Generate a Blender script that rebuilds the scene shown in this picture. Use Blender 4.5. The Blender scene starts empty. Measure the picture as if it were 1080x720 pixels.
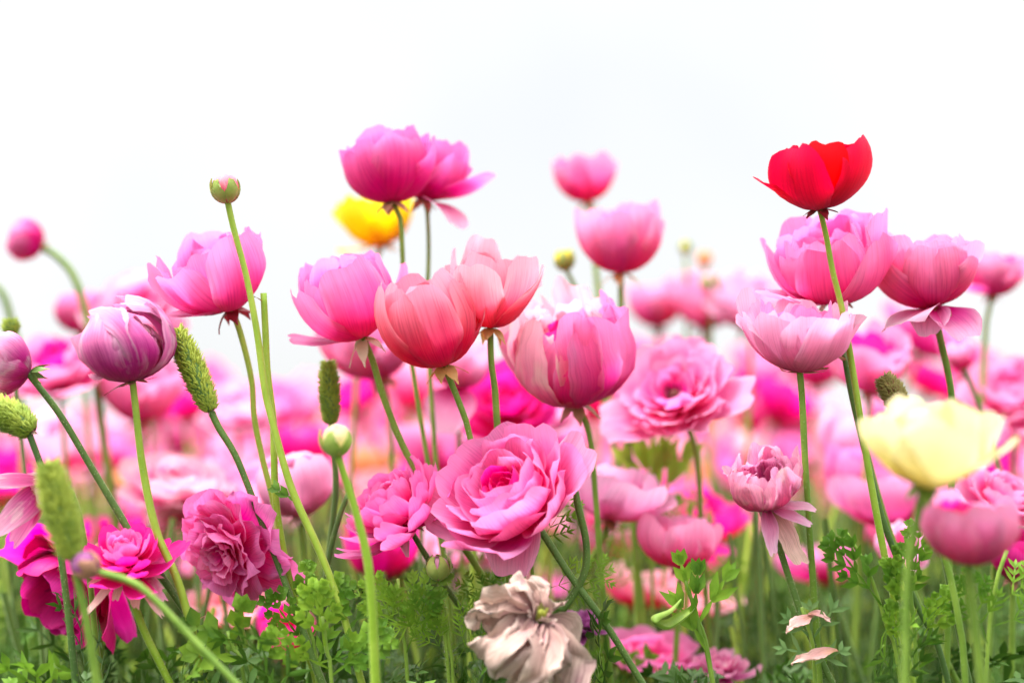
import bpy, math, random
import numpy as np
from mathutils import Vector, Matrix, noise

# ------------------------------------------------------------------ camera, sky, sun, exposure
S = bpy.context.scene
COL = S.collection
CZ, FPX, PITCH = 0.38, 1500.0, math.atan(112 / 1500.0)
cam = bpy.data.objects.new('camera', bpy.data.cameras.new('camera'))
COL.objects.link(cam); S.camera = cam
cam.location = (0, 0, CZ)
cam.rotation_euler = (math.pi / 2 + PITCH, 0, 0)
cam.data.sensor_width = 36; cam.data.lens = 50
cam.data.clip_start = 0.02; cam.data.clip_end = 3000
cam.data.dof.use_dof = True
cam.data.dof.focus_distance = 1.0
cam.data.dof.aperture_fstop = 2.1
RIGHT = Vector((1, 0, 0)); FWD = Vector((0, math.cos(PITCH), math.sin(PITCH))); UP = Vector((0, -math.sin(PITCH), math.cos(PITCH)))

W = bpy.data.worlds.new('World'); S.world = W; W.use_nodes = True
nt = W.node_tree; nt.nodes.clear()
out = nt.nodes.new('ShaderNodeOutputWorld'); bg = nt.nodes.new('ShaderNodeBackground')
sky = nt.nodes.new('ShaderNodeTexSky'); sky.sky_type = 'NISHITA'; sky.sun_disc = False
SUN_EL, SUN_ROT = math.radians(66), math.radians(-110)
sky.sun_elevation = SUN_EL; sky.sun_rotation = SUN_ROT; sky.dust_density = 4
tc = nt.nodes.new('ShaderNodeTexCoord'); cn = nt.nodes.new('ShaderNodeTexNoise')
cn.inputs['Scale'].default_value = 2.2; cn.inputs['Detail'].default_value = 3
cr = nt.nodes.new('ShaderNodeValToRGB')
cr.color_ramp.elements[0].position = 0.3; cr.color_ramp.elements[0].color = (1.60, 1.64, 1.66, 1)
cr.color_ramp.elements[1].position = 0.6; cr.color_ramp.elements[1].color = (1.88, 1.88, 1.88, 1)
mx = nt.nodes.new('ShaderNodeMix'); mx.data_type = 'RGBA'; mx.inputs[0].default_value = 0.96
nt.links.new(tc.outputs['Generated'], cn.inputs['Vector'])
nt.links.new(cn.outputs['Fac'], cr.inputs['Fac'])
nt.links.new(sky.outputs['Color'], mx.inputs[6]); nt.links.new(cr.outputs['Color'], mx.inputs[7])
sz = nt.nodes.new('ShaderNodeSeparateXYZ'); nt.links.new(tc.outputs['Generated'], sz.inputs[0])
ov = nt.nodes.new('ShaderNodeMapRange'); ov.interpolation_type = 'SMOOTHSTEP'        # overcast: the zenith is brighter than the low sky
for k_, v_ in ((1, .30), (2, .95), (3, 1.0), (4, 4.9)): ov.inputs[k_].default_value = v_
nt.links.new(sz.outputs[2], ov.inputs[0])
om = nt.nodes.new('ShaderNodeMix'); om.data_type = 'RGBA'; om.blend_type = 'MULTIPLY'; om.inputs[0].default_value = 1
nt.links.new(mx.outputs[2], om.inputs[6]); nt.links.new(ov.outputs[0], om.inputs[7])
nt.links.new(om.outputs[2], bg.inputs['Color']); bg.inputs['Strength'].default_value = 0.1
nt.links.new(bg.outputs[0], out.inputs[0])

sun = bpy.data.objects.new('sun', bpy.data.lights.new('sun', 'SUN')); COL.objects.link(sun)
sun.data.energy = 1.2; sun.data.angle = math.radians(30); sun.data.color = (1, 0.97, 0.92)
sun.rotation_euler = (math.radians(24), 0, math.radians(290))
S.view_settings.view_transform = 'Standard'; S.view_settings.look = 'None'
S.view_settings.gamma = 1; S.view_settings.exposure = 2.5
S.render.engine = 'CYCLES'
S.cycles.use_denoising = True; S.cycles.max_bounces = 10; S.cycles.diffuse_bounces = 6
S.cycles.transmission_bounces = 8; S.cycles.sample_clamp_indirect = 6

rng = random.Random(7)
U = rng.uniform

def at(px, py, D):
    "world point seen at photo pixel px,py at D metres along the view axis"
    return Vector((0, 0, CZ)) + D * (FWD + RIGHT * ((px - 540) / FPX) + UP * ((360 - py) / FPX))

# ------------------------------------------------------------------ materials
def nodes_of(name):
    m = bpy.data.materials.new(name); m.use_nodes = True
    t = m.node_tree; t.nodes.clear()
    return m, t, t.nodes.new, t.links.new

def ramp(N, cols):
    r = N('ShaderNodeValToRGB'); e = r.color_ramp.elements
    e[0].position, e[0].color = cols[0][0], (*cols[0][1], 1)
    e[1].position, e[1].color = cols[-1][0], (*cols[-1][1], 1)
    for p, c in cols[1:-1]:
        k = e.new(p); k.color = (*c, 1)
    return r

def math_n(N, L, op, a, b=None, c=None):
    n = N('ShaderNodeMath'); n.operation = op
    for i, x in enumerate((a, b, c)):
        if x is None: continue
        if isinstance(x, (int, float)): n.inputs[i].default_value = x
        else: L(x, n.inputs[i])
    return n.outputs[0]

def mixc(N, L, blend, fac, a, b):
    n = N('ShaderNodeMix'); n.data_type = 'RGBA'; n.blend_type = blend
    for i, x in ((0, fac), (6, a), (7, b)):
        if isinstance(x, (int, float)): n.inputs[i].default_value = x
        elif isinstance(x, tuple): n.inputs[i].default_value = (*x, 1)
        else: L(x, n.inputs[i])
    return n.outputs[2]

def petal_mat(name, base, mid, tip, trans=0.58, vein=0.65, rough=0.5, blot=None, p=(0.06, 0.42, 0.9)):
    m, t, N, L = nodes_of(name)
    uv = N('ShaderNodeUVMap'); sp = N('ShaderNodeSeparateXYZ'); L(uv.outputs[0], sp.inputs[0])
    oi = N('ShaderNodeObjectInfo')
    # fine veins fanning from the petal's foot
    cv = N('ShaderNodeCombineXYZ')
    L(math_n(N, L, 'MULTIPLY', sp.outputs[0], 46.0), cv.inputs[0])
    L(math_n(N, L, 'MULTIPLY', sp.outputs[1], 2.2), cv.inputs[1])
    L(math_n(N, L, 'MULTIPLY', oi.outputs['Random'], 90.0), cv.inputs[2])
    nv = N('ShaderNodeTexNoise'); nv.inputs['Scale'].default_value = 1.0; nv.inputs['Detail'].default_value = 3
    L(cv.outputs[0], nv.inputs['Vector'])
    cb = N('ShaderNodeCombineXYZ')
    L(math_n(N, L, 'MULTIPLY', sp.outputs[0], 2.2), cb.inputs[0]); L(math_n(N, L, 'MULTIPLY', sp.outputs[1], 2.2), cb.inputs[1])
    L(math_n(N, L, 'MULTIPLY', oi.outputs['Random'], 41.0), cb.inputs[2])
    nb = N('ShaderNodeTexNoise'); nb.inputs['Scale'].default_value = 1.0; nb.inputs['Detail'].default_value = 4
    L(cb.outputs[0], nb.inputs['Vector'])
    f = math_n(N, L, 'MULTIPLY_ADD', nb.outputs['Fac'], 0.34, -0.17)
    f2 = math_n(N, L, 'MULTIPLY_ADD', nv.outputs['Fac'], 0.2 * vein, -0.10 * vein)
    f = math_n(N, L, 'ADD', math_n(N, L, 'ADD', f, f2), sp.outputs[1])
    ed = math_n(N, L, 'POWER', math_n(N, L, 'ABSOLUTE', math_n(N, L, 'MULTIPLY_ADD', sp.outputs[0], 2.0, -1.0)), 5.0)
    f = math_n(N, L, 'ADD', f, math_n(N, L, 'MULTIPLY', ed, 0.28))      # petals pale towards their margins
    r = ramp(N, [(p[0], base), (p[1], mid), (p[2], tip)]); L(f, r.inputs[0])
    col = r.outputs[0]
    if blot:
        rb = ramp(N, [(0.56, (0, 0, 0)), (0.68, (1, 1, 1))]); L(nb.outputs['Fac'], rb.inputs[0])
        col = mixc(N, L, 'MIX', math_n(N, L, 'MULTIPLY', rb.outputs[0], blot[1]), col, blot[0])
    hs = N('ShaderNodeHueSaturation'); L(col, hs.inputs['Color'])
    hs.inputs['Saturation'].default_value = 1.07; L(math_n(N, L, 'MULTIPLY_ADD', oi.outputs['Random'], 0.016, 0.492), hs.inputs['Hue'])
    L(math_n(N, L, 'MULTIPLY_ADD', oi.outputs['Random'], 0.16, 0.92), hs.inputs['Value'])
    dv = N('ShaderNodeMapRange'); L(nv.outputs['Fac'], dv.inputs[0])
    dv.inputs[1].default_value = 0.3; dv.inputs[2].default_value = 0.55; dv.inputs[3].default_value = 1 - 0.26 * vein; dv.inputs[4].default_value = 1.0
    col = mixc(N, L, 'MULTIPLY', 1.0, hs.outputs[0], dv.outputs[0])
    b = N('ShaderNodeBsdfPrincipled'); L(col, b.inputs['Base Color'])
    b.inputs['Roughness'].default_value = rough; b.inputs['Specular IOR Level'].default_value = 0.28
    b.inputs['Sheen Weight'].default_value = 0.12; b.inputs['Sheen Roughness'].default_value = 0.4
    bp = N('ShaderNodeBump'); bp.inputs['Strength'].default_value = 0.25; bp.inputs['Distance'].default_value = 0.0012
    hgt = math_n(N, L, 'MULTIPLY_ADD', nb.outputs['Fac'], 1.5, math_n(N, L, 'MULTIPLY', nv.outputs['Fac'], 0.9 * vein + 0.1))
    L(hgt, bp.inputs['Height']); L(bp.outputs[0], b.inputs['Normal'])
    tr = N('ShaderNodeBsdfTranslucent'); L(bp.outputs[0], tr.inputs['Normal'])
    g = N('ShaderNodeGamma'); g.inputs[1].default_value = 1.15; L(col, g.inputs[0]); L(g.outputs[0], tr.inputs['Color'])
    ms = N('ShaderNodeMixShader'); ms.inputs[0].default_value = trans
    L(b.outputs[0], ms.inputs[1]); L(tr.outputs[0], ms.inputs[2])
    o = N('ShaderNodeOutputMaterial'); L(ms.outputs[0], o.inputs[0])
    return m

def green_mat(name, c1, c2, trans=0.2, scale=60, sheen=0.3, rough=0.5, bump=0.3, c3=None):
    m, t, N, L = nodes_of(name)
    tc = N('ShaderNodeTexCoord'); oi = N('ShaderNodeObjectInfo')
    n1 = N('ShaderNodeTexNoise'); n1.inputs['Scale'].default_value = scale; n1.inputs['Detail'].default_value = 4
    ge = N('ShaderNodeNewGeometry'); L(ge.outputs['Position'], n1.inputs['Vector'])
    n2 = N('ShaderNodeTexNoise'); n2.inputs['Scale'].default_value = scale * 0.12; n2.inputs['Detail'].default_value = 2
    L(ge.outputs['Position'], n2.inputs['Vector'])
    f = math_n(N, L, 'ADD', math_n(N, L, 'MULTIPLY', n1.outputs['Fac'], 0.5), math_n(N, L, 'MULTIPLY', n2.outputs['Fac'], 0.5))
    f = math_n(N, L, 'ADD', f, math_n(N, L, 'MULTIPLY_ADD', oi.outputs['Random'], 0.16, -0.08))
    cols = [(0.38, c1), (0.62, c2)] + ([(0.7, c3)] if c3 else [])
    r = ramp(N, cols); L(f, r.inputs[0])
    b = N('ShaderNodeBsdfPrincipled'); L(r.outputs[0], b.inputs['Base Color'])
    b.inputs['Roughness'].default_value = rough; b.inputs['Specular IOR Level'].default_value = 0.35
    b.inputs['Sheen Weight'].default_value = sheen; b.inputs['Sheen Roughness'].default_value = 0.35
    b.inputs['Sheen Tint'].default_value = (0.85, 0.95, 0.6, 1)
    bp = N('ShaderNodeBump'); bp.inputs['Strength'].default_value = bump; bp.inputs['Distance'].default_value = 0.001
    nf = N('ShaderNodeTexNoise'); nf.inputs['Scale'].default_value = scale * 8; L(ge.outputs['Position'], nf.inputs['Vector'])
    L(nf.outputs['Fac'], bp.inputs['Height']); L(bp.outputs[0], b.inputs['Normal'])
    o = N('ShaderNodeOutputMaterial')
    tr = N('ShaderNodeBsdfTranslucent'); L(r.outputs[0], tr.inputs['Color'])
    ms = N('ShaderNodeMixShader'); ms.inputs[0].default_value = trans
    L(b.outputs[0], ms.inputs[1]); L(tr.outputs[0], ms.inputs[2]); L(ms.outputs[0], o.inputs[0])
    return m

P = {
 'pink':    petal_mat('pink petal', (0.84, 0.008, 0.26), (0.92, 0.085, 0.42), (0.93, 0.36, 0.64)),
 'rose':    petal_mat('rose pink petal', (0.86, 0.015, 0.27), (0.93, 0.15, 0.46), (0.94, 0.45, 0.67)),
 'pale':    petal_mat('pale pink petal', (0.88, 0.06, 0.34), (0.93, 0.32, 0.58), (0.94, 0.58, 0.76)),
 'blush':   petal_mat('blush white petal', (0.84, 0.02, 0.28), (0.92, 0.20, 0.46), (0.92, 0.56, 0.64), blot=((0.90, 0.80, 0.70), 0.55)),
 'hot':     petal_mat('hot pink petal', (0.74, 0.002, 0.18), (0.86, 0.012, 0.29), (0.91, 0.10, 0.47)),
 'magenta': petal_mat('magenta petal', (0.82, 0.005, 0.25), (0.91, 0.065, 0.42), (0.93, 0.30, 0.62)),
 'orchid':  petal_mat('orchid pink petal', (0.84, 0.015, 0.32), (0.91, 0.11, 0.47), (0.92, 0.36, 0.64)),
 'mauve':   petal_mat('fading mauve petal', (0.46, 0.015, 0.17), (0.68, 0.07, 0.34), (0.80, 0.36, 0.56), vein=1.2, trans=0.35, blot=((0.8, 0.6, 0.68), 0.5)),
 'red':     petal_mat('red petal', (0.50, 0.0, 0.015), (0.78, 0.004, 0.04), (0.86, 0.025, 0.075), vein=0.7),
 'coral':   petal_mat('coral petal', (0.80, 0.006, 0.10), (0.90, 0.075, 0.21), (0.94, 0.38, 0.49)),
 'peach':   petal_mat('coral pink petal', (0.82, 0.02, 0.13), (0.93, 0.20, 0.34), (0.95, 0.52, 0.60)),
 'yellow':  petal_mat('yellow petal', (0.90, 0.56, 0.0), (0.94, 0.74, 0.015), (0.95, 0.84, 0.10)),
 'cream':   petal_mat('cream petal', (0.66, 0.60, 0.16), (0.86, 0.76, 0.38), (0.87, 0.81, 0.54), vein=0.3),
 'orange':  petal_mat('pale orange petal', (0.85, 0.2, 0.06), (0.92, 0.38, 0.15), (0.94, 0.52, 0.28)),
 'crimson': petal_mat('shaded deep pink petal', (0.36, 0.0, 0.08), (0.55, 0.003, 0.15), (0.68, 0.02, 0.25), trans=0.35),  # deep pink with the shade on the drooping flower put into the colour
 'dusty':   petal_mat('dusty pink petal', (0.5, 0.025, 0.18), (0.76, 0.13, 0.38), (0.88, 0.46, 0.62), vein=1.0, blot=((0.86, 0.74, 0.7), 0.6)),
 'dry':     petal_mat('dried brown petal', (0.22, 0.10, 0.11), (0.42, 0.27, 0.24), (0.57, 0.44, 0.38), trans=0.18, vein=1.3, rough=0.75, blot=((0.26, 0.09, 0.14), 0.6)),
 'straw':   petal_mat('dried straw pink petal', (0.42, 0.22, 0.14), (0.62, 0.34, 0.33), (0.74, 0.50, 0.44), trans=0.25, vein=1.2, rough=0.7),
 'plum':    petal_mat('plum petal', (0.14, 0.02, 0.10), (0.30, 0.06, 0.22), (0.46, 0.17, 0.38), trans=0.25, vein=1.2),
}
M = {
 'stem':   green_mat('stem green', (0.13, 0.24, 0.025), (0.24, 0.37, 0.05), 0.12),
 'dark':   green_mat('stem dark green', (0.065, 0.135, 0.03), (0.12, 0.21, 0.04), 0.1),
 'lime':   green_mat('stem lime green', (0.26, 0.42, 0.03), (0.40, 0.54, 0.07), 0.15),
 'leaf':   green_mat('leaf green', (0.035, 0.12, 0.010), (0.20, 0.38, 0.03), 0.35, 40, 0.15),
 'fresh':  green_mat('fresh leaf green', (0.08, 0.20, 0.012), (0.30, 0.50, 0.04), 0.4, 45, 0.15),
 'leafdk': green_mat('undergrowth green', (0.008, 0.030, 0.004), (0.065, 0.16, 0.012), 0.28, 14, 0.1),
 'seed':   green_mat('seed head green', (0.17, 0.26, 0.015), (0.40, 0.47, 0.05), 0.2, 90, 0.4, 0.6),
 'seedold':green_mat('old seed head', (0.10, 0.07, 0.02), (0.20, 0.16, 0.04), 0.1, 90, 0.4, 0.7),
 'bud':    green_mat('bud green', (0.20, 0.33, 0.04), (0.38, 0.46, 0.12), 0.2, 90, 0.4, 0.5),
 'sepal':  green_mat('sepal pinkish green', (0.36, 0.26, 0.10), (0.62, 0.24, 0.20), 0.3, 60, 0.3, 0.5),
 'sepalor':green_mat('sepal orange', (0.62, 0.30, 0.06), (0.78, 0.50, 0.22), 0.35, 60, 0.3, 0.5),
 'sepalred':green_mat('sepal dark red', (0.22, 0.008, 0.02), (0.40, 0.02, 0.045), 0.2, 60, 0.3, 0.5),
 'sepalcr':green_mat('sepal cream', (0.66, 0.56, 0.34), (0.80, 0.68, 0.50), 0.3, 60, 0.3, 0.5),
 'heart':  green_mat('flower heart', (0.05, 0.012, 0.01), (0.14, 0.03, 0.02), 0.0, 160, 0.2, 0.7),
 'heartgr':green_mat('green flower heart', (0.22, 0.26, 0.03), (0.42, 0.42, 0.07), 0.1, 160, 0.2, 0.7),
 'fuzz':   green_mat('stem fuzz', (0.45, 0.52, 0.24), (0.62, 0.66, 0.38), 0.4, 60, 0.2),
 'dryleaf':green_mat('dried sepal', (0.50, 0.33, 0.27), (0.76, 0.62, 0.52), 0.25, 70, 0.2, 0.7),
}

# ------------------------------------------------------------------ mesh helpers
class MB:
    def __init__(s): s.v = []; s.f = []; s.uv = []; s.n = 0; s.mi = []
    def add(s, v, f, uv=None, mi=0):
        v = np.asarray(v, float); f = np.asarray(f, int)
        s.v.append(v); s.f.append(f + s.n); s.uv.append(np.asarray(uv, float) if uv is not None else np.zeros((len(v), 2)))
        s.mi.append(np.full(len(f), mi)); s.n += len(v)
    def build(s, name, mats, parent=None, loc=None, smooth=True):
        V = np.concatenate(s.v); UVs = np.concatenate(s.uv); me = bpy.data.meshes.new(name)
        quads = [a for a in s.f if a.shape[1] == 4]; tris = [a for a in s.f if a.shape[1] == 3]
        mq = [m for a, m in zip(s.f, s.mi) if a.shape[1] == 4]; mt = [m for a, m in zip(s.f, s.mi) if a.shape[1] == 3]
        lo = []; st = []; k = 0
        nq = sum(len(a) for a in quads); ntri = sum(len(a) for a in tris)
        loops = np.concatenate([a.ravel() for a in quads] + [a.ravel() for a in tris])
        start = np.concatenate([np.arange(nq) * 4, nq * 4 + np.arange(ntri) * 3]).astype(np.int32)
        me.vertices.add(len(V)); me.vertices.foreach_set('co', V.astype(np.float32).ravel())
        me.loops.add(len(loops)); me.loops.foreach_set('vertex_index', loops.astype(np.int32))
        me.polygons.add(nq + ntri); me.polygons.foreach_set('loop_start', start)
        me.polygons.foreach_set('material_index', np.concatenate(mq + mt).astype(np.int32))
        me.polygons.foreach_set('use_smooth', np.full(nq + ntri, smooth))
        ul = me.uv_layers.new(name='UVMap'); ul.data.foreach_set('uv', UVs[loops].astype(np.float32).ravel())
        me.update(calc_edges=True); me.validate()
        for m in (mats if isinstance(mats, (list, tuple)) else [mats]): me.materials.append(m)
        o = bpy.data.objects.new(name, me); COL.objects.link(o)
        if parent: o.parent = parent
        if loc is not None: o.location = loc
        return o

def gridf(nu, nv):
    a = np.arange(nu - 1)[None, :] + nu * np.arange(nv - 1)[:, None]
    a = a.ravel()
    return np.stack([a, a + 1, a + nu + 1, a + nu], 1)

def petal(L, Wd, a0, a1, az, r0=0.0, z0=0.0, wrap=0.8, ruf=0.06, nu=11, nv=13, base=0.34, tipw=0.84, notch=0.05,
          side=0.0, pw=1.0, crump=0.0, foot=0.55, eg=.2, curl=0, seed=None, rnd=rng):
    """one petal as a curved sheet. angles in degrees from the flower's axis; lengths in metres"""
    u = np.linspace(-1, 1, nu); v = np.linspace(0, 1, nv)
    Uu, Vv = np.meshgrid(u, v)
    ph = [rnd.uniform(0, 6.28) for _ in range(8)]
    edge = 1 - eg * np.abs(Uu) ** 3.4 - notch * np.exp(-(Uu / 0.22) ** 2) * 0.9
    edge += 0.028 * np.sin(Uu * 4 + ph[0]) + 0.008 * np.sin(Uu * 10 + ph[1])
    ve = Vv * (1 + (edge - 1) * Vv)
    # spine
    n = 60; t = np.linspace(0, 1.06, n); tt = np.clip((t - .62) / .4, 0, 1); ang = np.radians(a0 + (a1 - a0) * t ** pw + curl * tt * tt)
    ds = L * (t[1] - t[0])
    rr = r0 + np.concatenate([[0], np.cumsum(np.sin((ang[1:] + ang[:-1]) / 2) * ds)])
    zz = z0 + np.concatenate([[0], np.cumsum(np.cos((ang[1:] + ang[:-1]) / 2) * ds)])
    r = np.interp(ve, t, rr); z = np.interp(ve, t, zz); A = np.interp(ve, t, ang)
    wv = np.where(v < foot, base + (1 - base) * np.sin(np.pi / 2 * v / foot), 1 - (1 - tipw) * ((v - foot) / (1 - foot)) ** 2)
    s = Uu * (Wd / 2) * wv[:, None]
    Rc = np.maximum(np.abs(r) * 0.9, 0.3 * Wd) / max(wrap, 0.05)
    be = np.clip(s / Rc, -1.9, 1.9); lat = Rc * np.sin(be); inn = Rc * (1 - np.cos(be))
    k = (0.25 * Vv + 0.75 * Vv ** 2.5) * (0.35 + 0.65 * Uu ** 2)
    inn = inn + ruf * Wd * k * (np.sin(Uu * 3.1 + ph[2] + Vv * 2) + 0.6 * np.sin(Uu * 6.3 + ph[3] + 2 * Vv) + 0.3 * np.sin(Uu * 13 + ph[4]))
    inn = inn + 0.02 * Wd * np.sin(Vv * 5 + ph[5] + Uu * 2) * Vv
    x = r - inn * np.cos(A); zf = z + inn * np.sin(A); y = lat + side * L * Vv ** 2
    if crump:
        for i in range(nv):
            for j in range(nu):
                q = noise.noise_vector(Vector((x[i, j], y[i, j], zf[i, j])) * (2.4 / L) + Vector((ph[6] * 7, ph[7] * 7, az)))
                q2 = noise.noise_vector(Vector((x[i, j], y[i, j], zf[i, j])) * (6.5 / L) + Vector((ph[6] * 7, ph[7] * 3, az)))
                q3 = noise.noise_vector(Vector((x[i, j], y[i, j], zf[i, j])) * (15 / L) + Vector((ph[6] * 5, ph[7] * 3, az)))
                q2 = q2 + q3 * .5
                c = crump * L * min(1, v[i] * 1.6)
                x[i, j] += c * (q[0] + 0.45 * q2[0]); y[i, j] += c * (q[1] + 0.45 * q2[1]); zf[i, j] += c * (q[2] + 0.45 * q2[2])
    az = math.radians(az); ca, sa = math.cos(az), math.sin(az)
    X = x * ca - y * sa; Y = x * sa + y * ca
    return np.stack([X.ravel(), Y.ravel(), zf.ravel()], 1), gridf(nu, nv), np.stack([Uu.ravel() * 0.5 + 0.5, Vv.ravel()], 1)

def spline(pts, n):
    "Catmull-Rom through the points, evenly spaced"
    p = [Vector(q) for q in pts]; p = [2 * p[0] - p[1]] + p + [2 * p[-1] - p[-2]]
    o = []
    for i in range(1, len(p) - 2):
        for k in range(10):
            t = k / 10; a, b, c, d = p[i - 1], p[i], p[i + 1], p[i + 2]
            o.append(0.5 * ((2 * b) + (c - a) * t + (2 * a - 5 * b + 4 * c - d) * t * t + (3 * b - a - 3 * c + d) * t ** 3))
    o.append(p[-2])
    A = np.array(o); d = np.concatenate([[0], np.cumsum(np.linalg.norm(np.diff(A, axis=0), axis=1))])
    s = np.linspace(0, d[-1], n)
    return np.stack([np.interp(s, d, A[:, i]) for i in range(3)], 1)

def frames(C):
    T = np.gradient(C, axis=0); T /= np.linalg.norm(T, axis=1)[:, None]
    ref = np.array([1.0, 0.13, 0.05]); Nn = np.zeros_like(C)
    for i in range(len(C)):
        q = ref - T[i] * ref.dot(T[i]); q /= np.linalg.norm(q); Nn[i] = q; ref = q
    return T, Nn, np.cross(T, Nn)

def tube(C, rad, k=10, cap=True, wob=0.055, seed=0):
    T, Nn, B = frames(C); n = len(C)
    rad = np.broadcast_to(np.asarray(rad, float), (n,)).copy()
    a = np.linspace(0, 2 * np.pi, k, endpoint=False)
    ring = 1 + wob * np.sin(a * 3 + seed)[None, :] + wob * np.sin(np.linspace(0, 30, n) + seed)[:, None] * 0.5 + wob * np.sin(np.linspace(0, 9, n) + 2 * seed)[:, None] * 1.2
    V = C[:, None, :] + (rad[:, None] * ring)[:, :, None] * (np.cos(a)[None, :, None] * Nn[:, None, :] + np.sin(a)[None, :, None] * B[:, None, :])
    V = V.reshape(-1, 3)
    i, j = np.meshgrid(np.arange(n - 1), np.arange(k), indexing='ij'); j2 = (j + 1) % k
    F = np.stack([i * k + j, i * k + j2, (i + 1) * k + j2, (i + 1) * k + j], -1).reshape(-1, 4)
    uv = np.stack([np.tile(a / 6.283, n), np.repeat(np.linspace(0, 1, n), k)], 1)
    if cap:
        V = np.concatenate([V, C[[0, -1]]]); uv = np.concatenate([uv, [[0, 0], [0, 1]]])
        e = n * k
        jj = np.arange(k); q = np.stack([np.full(k, e), (jj + 1) % k, jj, jj], 1)
        q2 = np.stack([np.full(k, e + 1), (n - 1) * k + jj, (n - 1) * k + (jj + 1) % k], 1)
        return V, F, uv, np.concatenate([q[:, :3], q2])
    return V, F, uv, None

def add_tube(mb, C, rad, k=10, **kw):
    V, F, uv, caps = tube(C, rad, k, **kw); n0 = mb.n
    mb.add(V, F, uv)
    if caps is not None: mb.f.append(caps + n0); mb.mi.append(np.zeros(len(caps), int)); mb.v.append(np.zeros((0, 3))); mb.uv.append(np.zeros((0, 2)))

def rot_to(axis, roll=0.0):
    q = Vector(axis).normalized().to_track_quat('Z', 'Y')
    return np.array((q.to_matrix() @ Matrix.Rotation(roll, 3, 'Z')))

def cam_dir(a):
    "axis given as (to the right, up, towards the camera)"
    return (RIGHT * a[0] + UP * a[1] - FWD * a[2]).normalized()

def thing(name, loc, label, cat, group=None):
    o = bpy.data.objects.new(name, None); COL.objects.link(o); o.location = loc
    o.empty_display_size = 0.02; o['label'] = label; o['category'] = cat
    if group: o['group'] = group
    return o

# ------------------------------------------------------------------ flower parts
def stem_ok(base, pts, D):
    return [p for k, p in enumerate(pts) if (at(p[0], p[1], D) - base).length > .012]

def ground_path(base, axis, pts, D):
    """stem points from the bloom's foot through the given pixels down to the soil"""
    W_ = [base + axis * 0.003]
    if len(pts):
        q = at(pts[0][0], pts[0][1], D); dv = (q - base).normalized()
        if (q - base).length > .03: W_.append(base + (dv * .6 - axis * .4).normalized() * .012)
    pts = [p_ for k_, p_ in enumerate(stem_ok(base, pts, D))]
    for q in pts:
        W_.append(at(q[0], q[1], q[2] if len(q) > 2 else D))
    d = (W_[-1] - W_[-2]); d.normalize()
    if d.z > -0.35: d.z = -0.5; d.normalize()
    last = W_[-1]; h = last.z
    mid = last + d * (h * 0.45); d2 = Vector((d.x * 0.4, d.y * 0.4, -1)).normalized()
    end = mid + d2 * (mid.z / -d2.z)
    end.z = -0.004
    return W_ + [mid, end]

def make_stem(root, path, r=0.0032, mat='stem', fuzz=0, name='stem', taper=1.15):
    r *= .8
    n = max(24, 10 * len(path)); C = spline([p - root.location for p in path], n)
    mb = MB(); add_tube(mb, C, np.linspace(r * 0.92, r * taper, n), 10, seed=rng.uniform(0, 6))
    o = mb.build(name, M[mat], root)
    if fuzz and rng.random() < .7 and LEAFY:
        for q in range(rng.choice((1, 1, 2))):
            k = int(n * U(.32, .62)); T0 = Vector(np.gradient(C, axis=0)[k]).normalized()
            side = (RIGHT * rng.choice((-1, 1)) * U(.5, 1) - FWD * U(-.4, .8) - T0 * U(.5, 1.2)).normalized()
            leaf_obj(o, Vector(C[k]), side, UP * .3 - FWD, U(.016, .034), 'leaf', loc0=Vector((0, 0, 0)), level=1, pairs=2, w=.016, spread=30)
    if fuzz:
        T, Nn, B = frames(C); V = []; F = []
        keep = max(3, int(n * 0.85))
        for i in range(fuzz):
            k = rng.randrange(0, keep - 1); f = rng.random(); c = C[k] * (1 - f) + C[k + 1] * f
            a = U(0, 6.283); d = math.cos(a) * Nn[k] + math.sin(a) * B[k]; tg = -math.sin(a) * Nn[k] + math.cos(a) * B[k]
            ln = U(0.0009, 0.0024); up = -T[k] * U(-0.3, 0.6)
            p0 = c + d * r * 0.9; b_ = len(V)
            V += [p0 + tg * 0.0002, p0 - tg * 0.0002, p0 + (d + up) * ln]; F.append([b_, b_ + 1, b_ + 2])
        m2 = MB(); m2.add(V, F); z = m2.build('fuzz', M['fuzz'], o)
        z['kind'] = 'stuff'
    return o

def put(root, name, geo, mat, R3, off, **kw):
    v, f, uv = geo; mb = MB(); mb.add(v @ R3.T, f, uv)
    return mb.build(name, mat, root, loc=off)

STY = {
 # N petals, reach (inner, outer), a1 (inner, outer), receptacle lift, petal width factor (inner, outer), ruffle, wrap
 'globe': dict(N=20, curl=0, jit=5, eg=.16, reach=(.70, 1.0), a1=(-75, -38), lift=.03, w=(1.3, 1.35), ruf=.035, wrap=1.0, a0=(90, 92)),
 'tulip': dict(N=22, lf=(1.08, .92), reach=(.40, 1.0), a1=(-60, -20), lift=.06, w=(1.6, 1.55), curl=12, ruf=.055, wrap=.95, a0=(88, 92), zs=1.12, eg=.12, jit=7),
 'cup':   dict(N=26, lf=(1.16, .86), reach=(.34, 1.0), a1=(-48, -4), lift=.14, w=(1.6, 1.35), curl=18, ruf=.075, wrap=.9, a0=(85, 94), zs=1.12, eg=.12, jit=8),
 'peony': dict(N=30, reach=(.28, 1.0), a1=(-40, 12), lift=.22, w=(1.7, 1.3), curl=24, ruf=.085, wrap=(.9, .6), eg=.15, a0=(75, 98)),
 'rose':  dict(N=46, curl=18, reach=(.12, 1.0), a1=(-55, 38), lift=.40, w=(2.0, 1.35), ruf=.065, wrap=(.95, .4), eg=.16, a0=(70, 104)),
 'pompon':dict(N=74, curl=4, jit=4, reach=(.10, 1.0), a1=(-55, 34), lift=.55, w=(1.5, .62), ruf=.05, wrap=.8, a0=(65, 118)),
}

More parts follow.
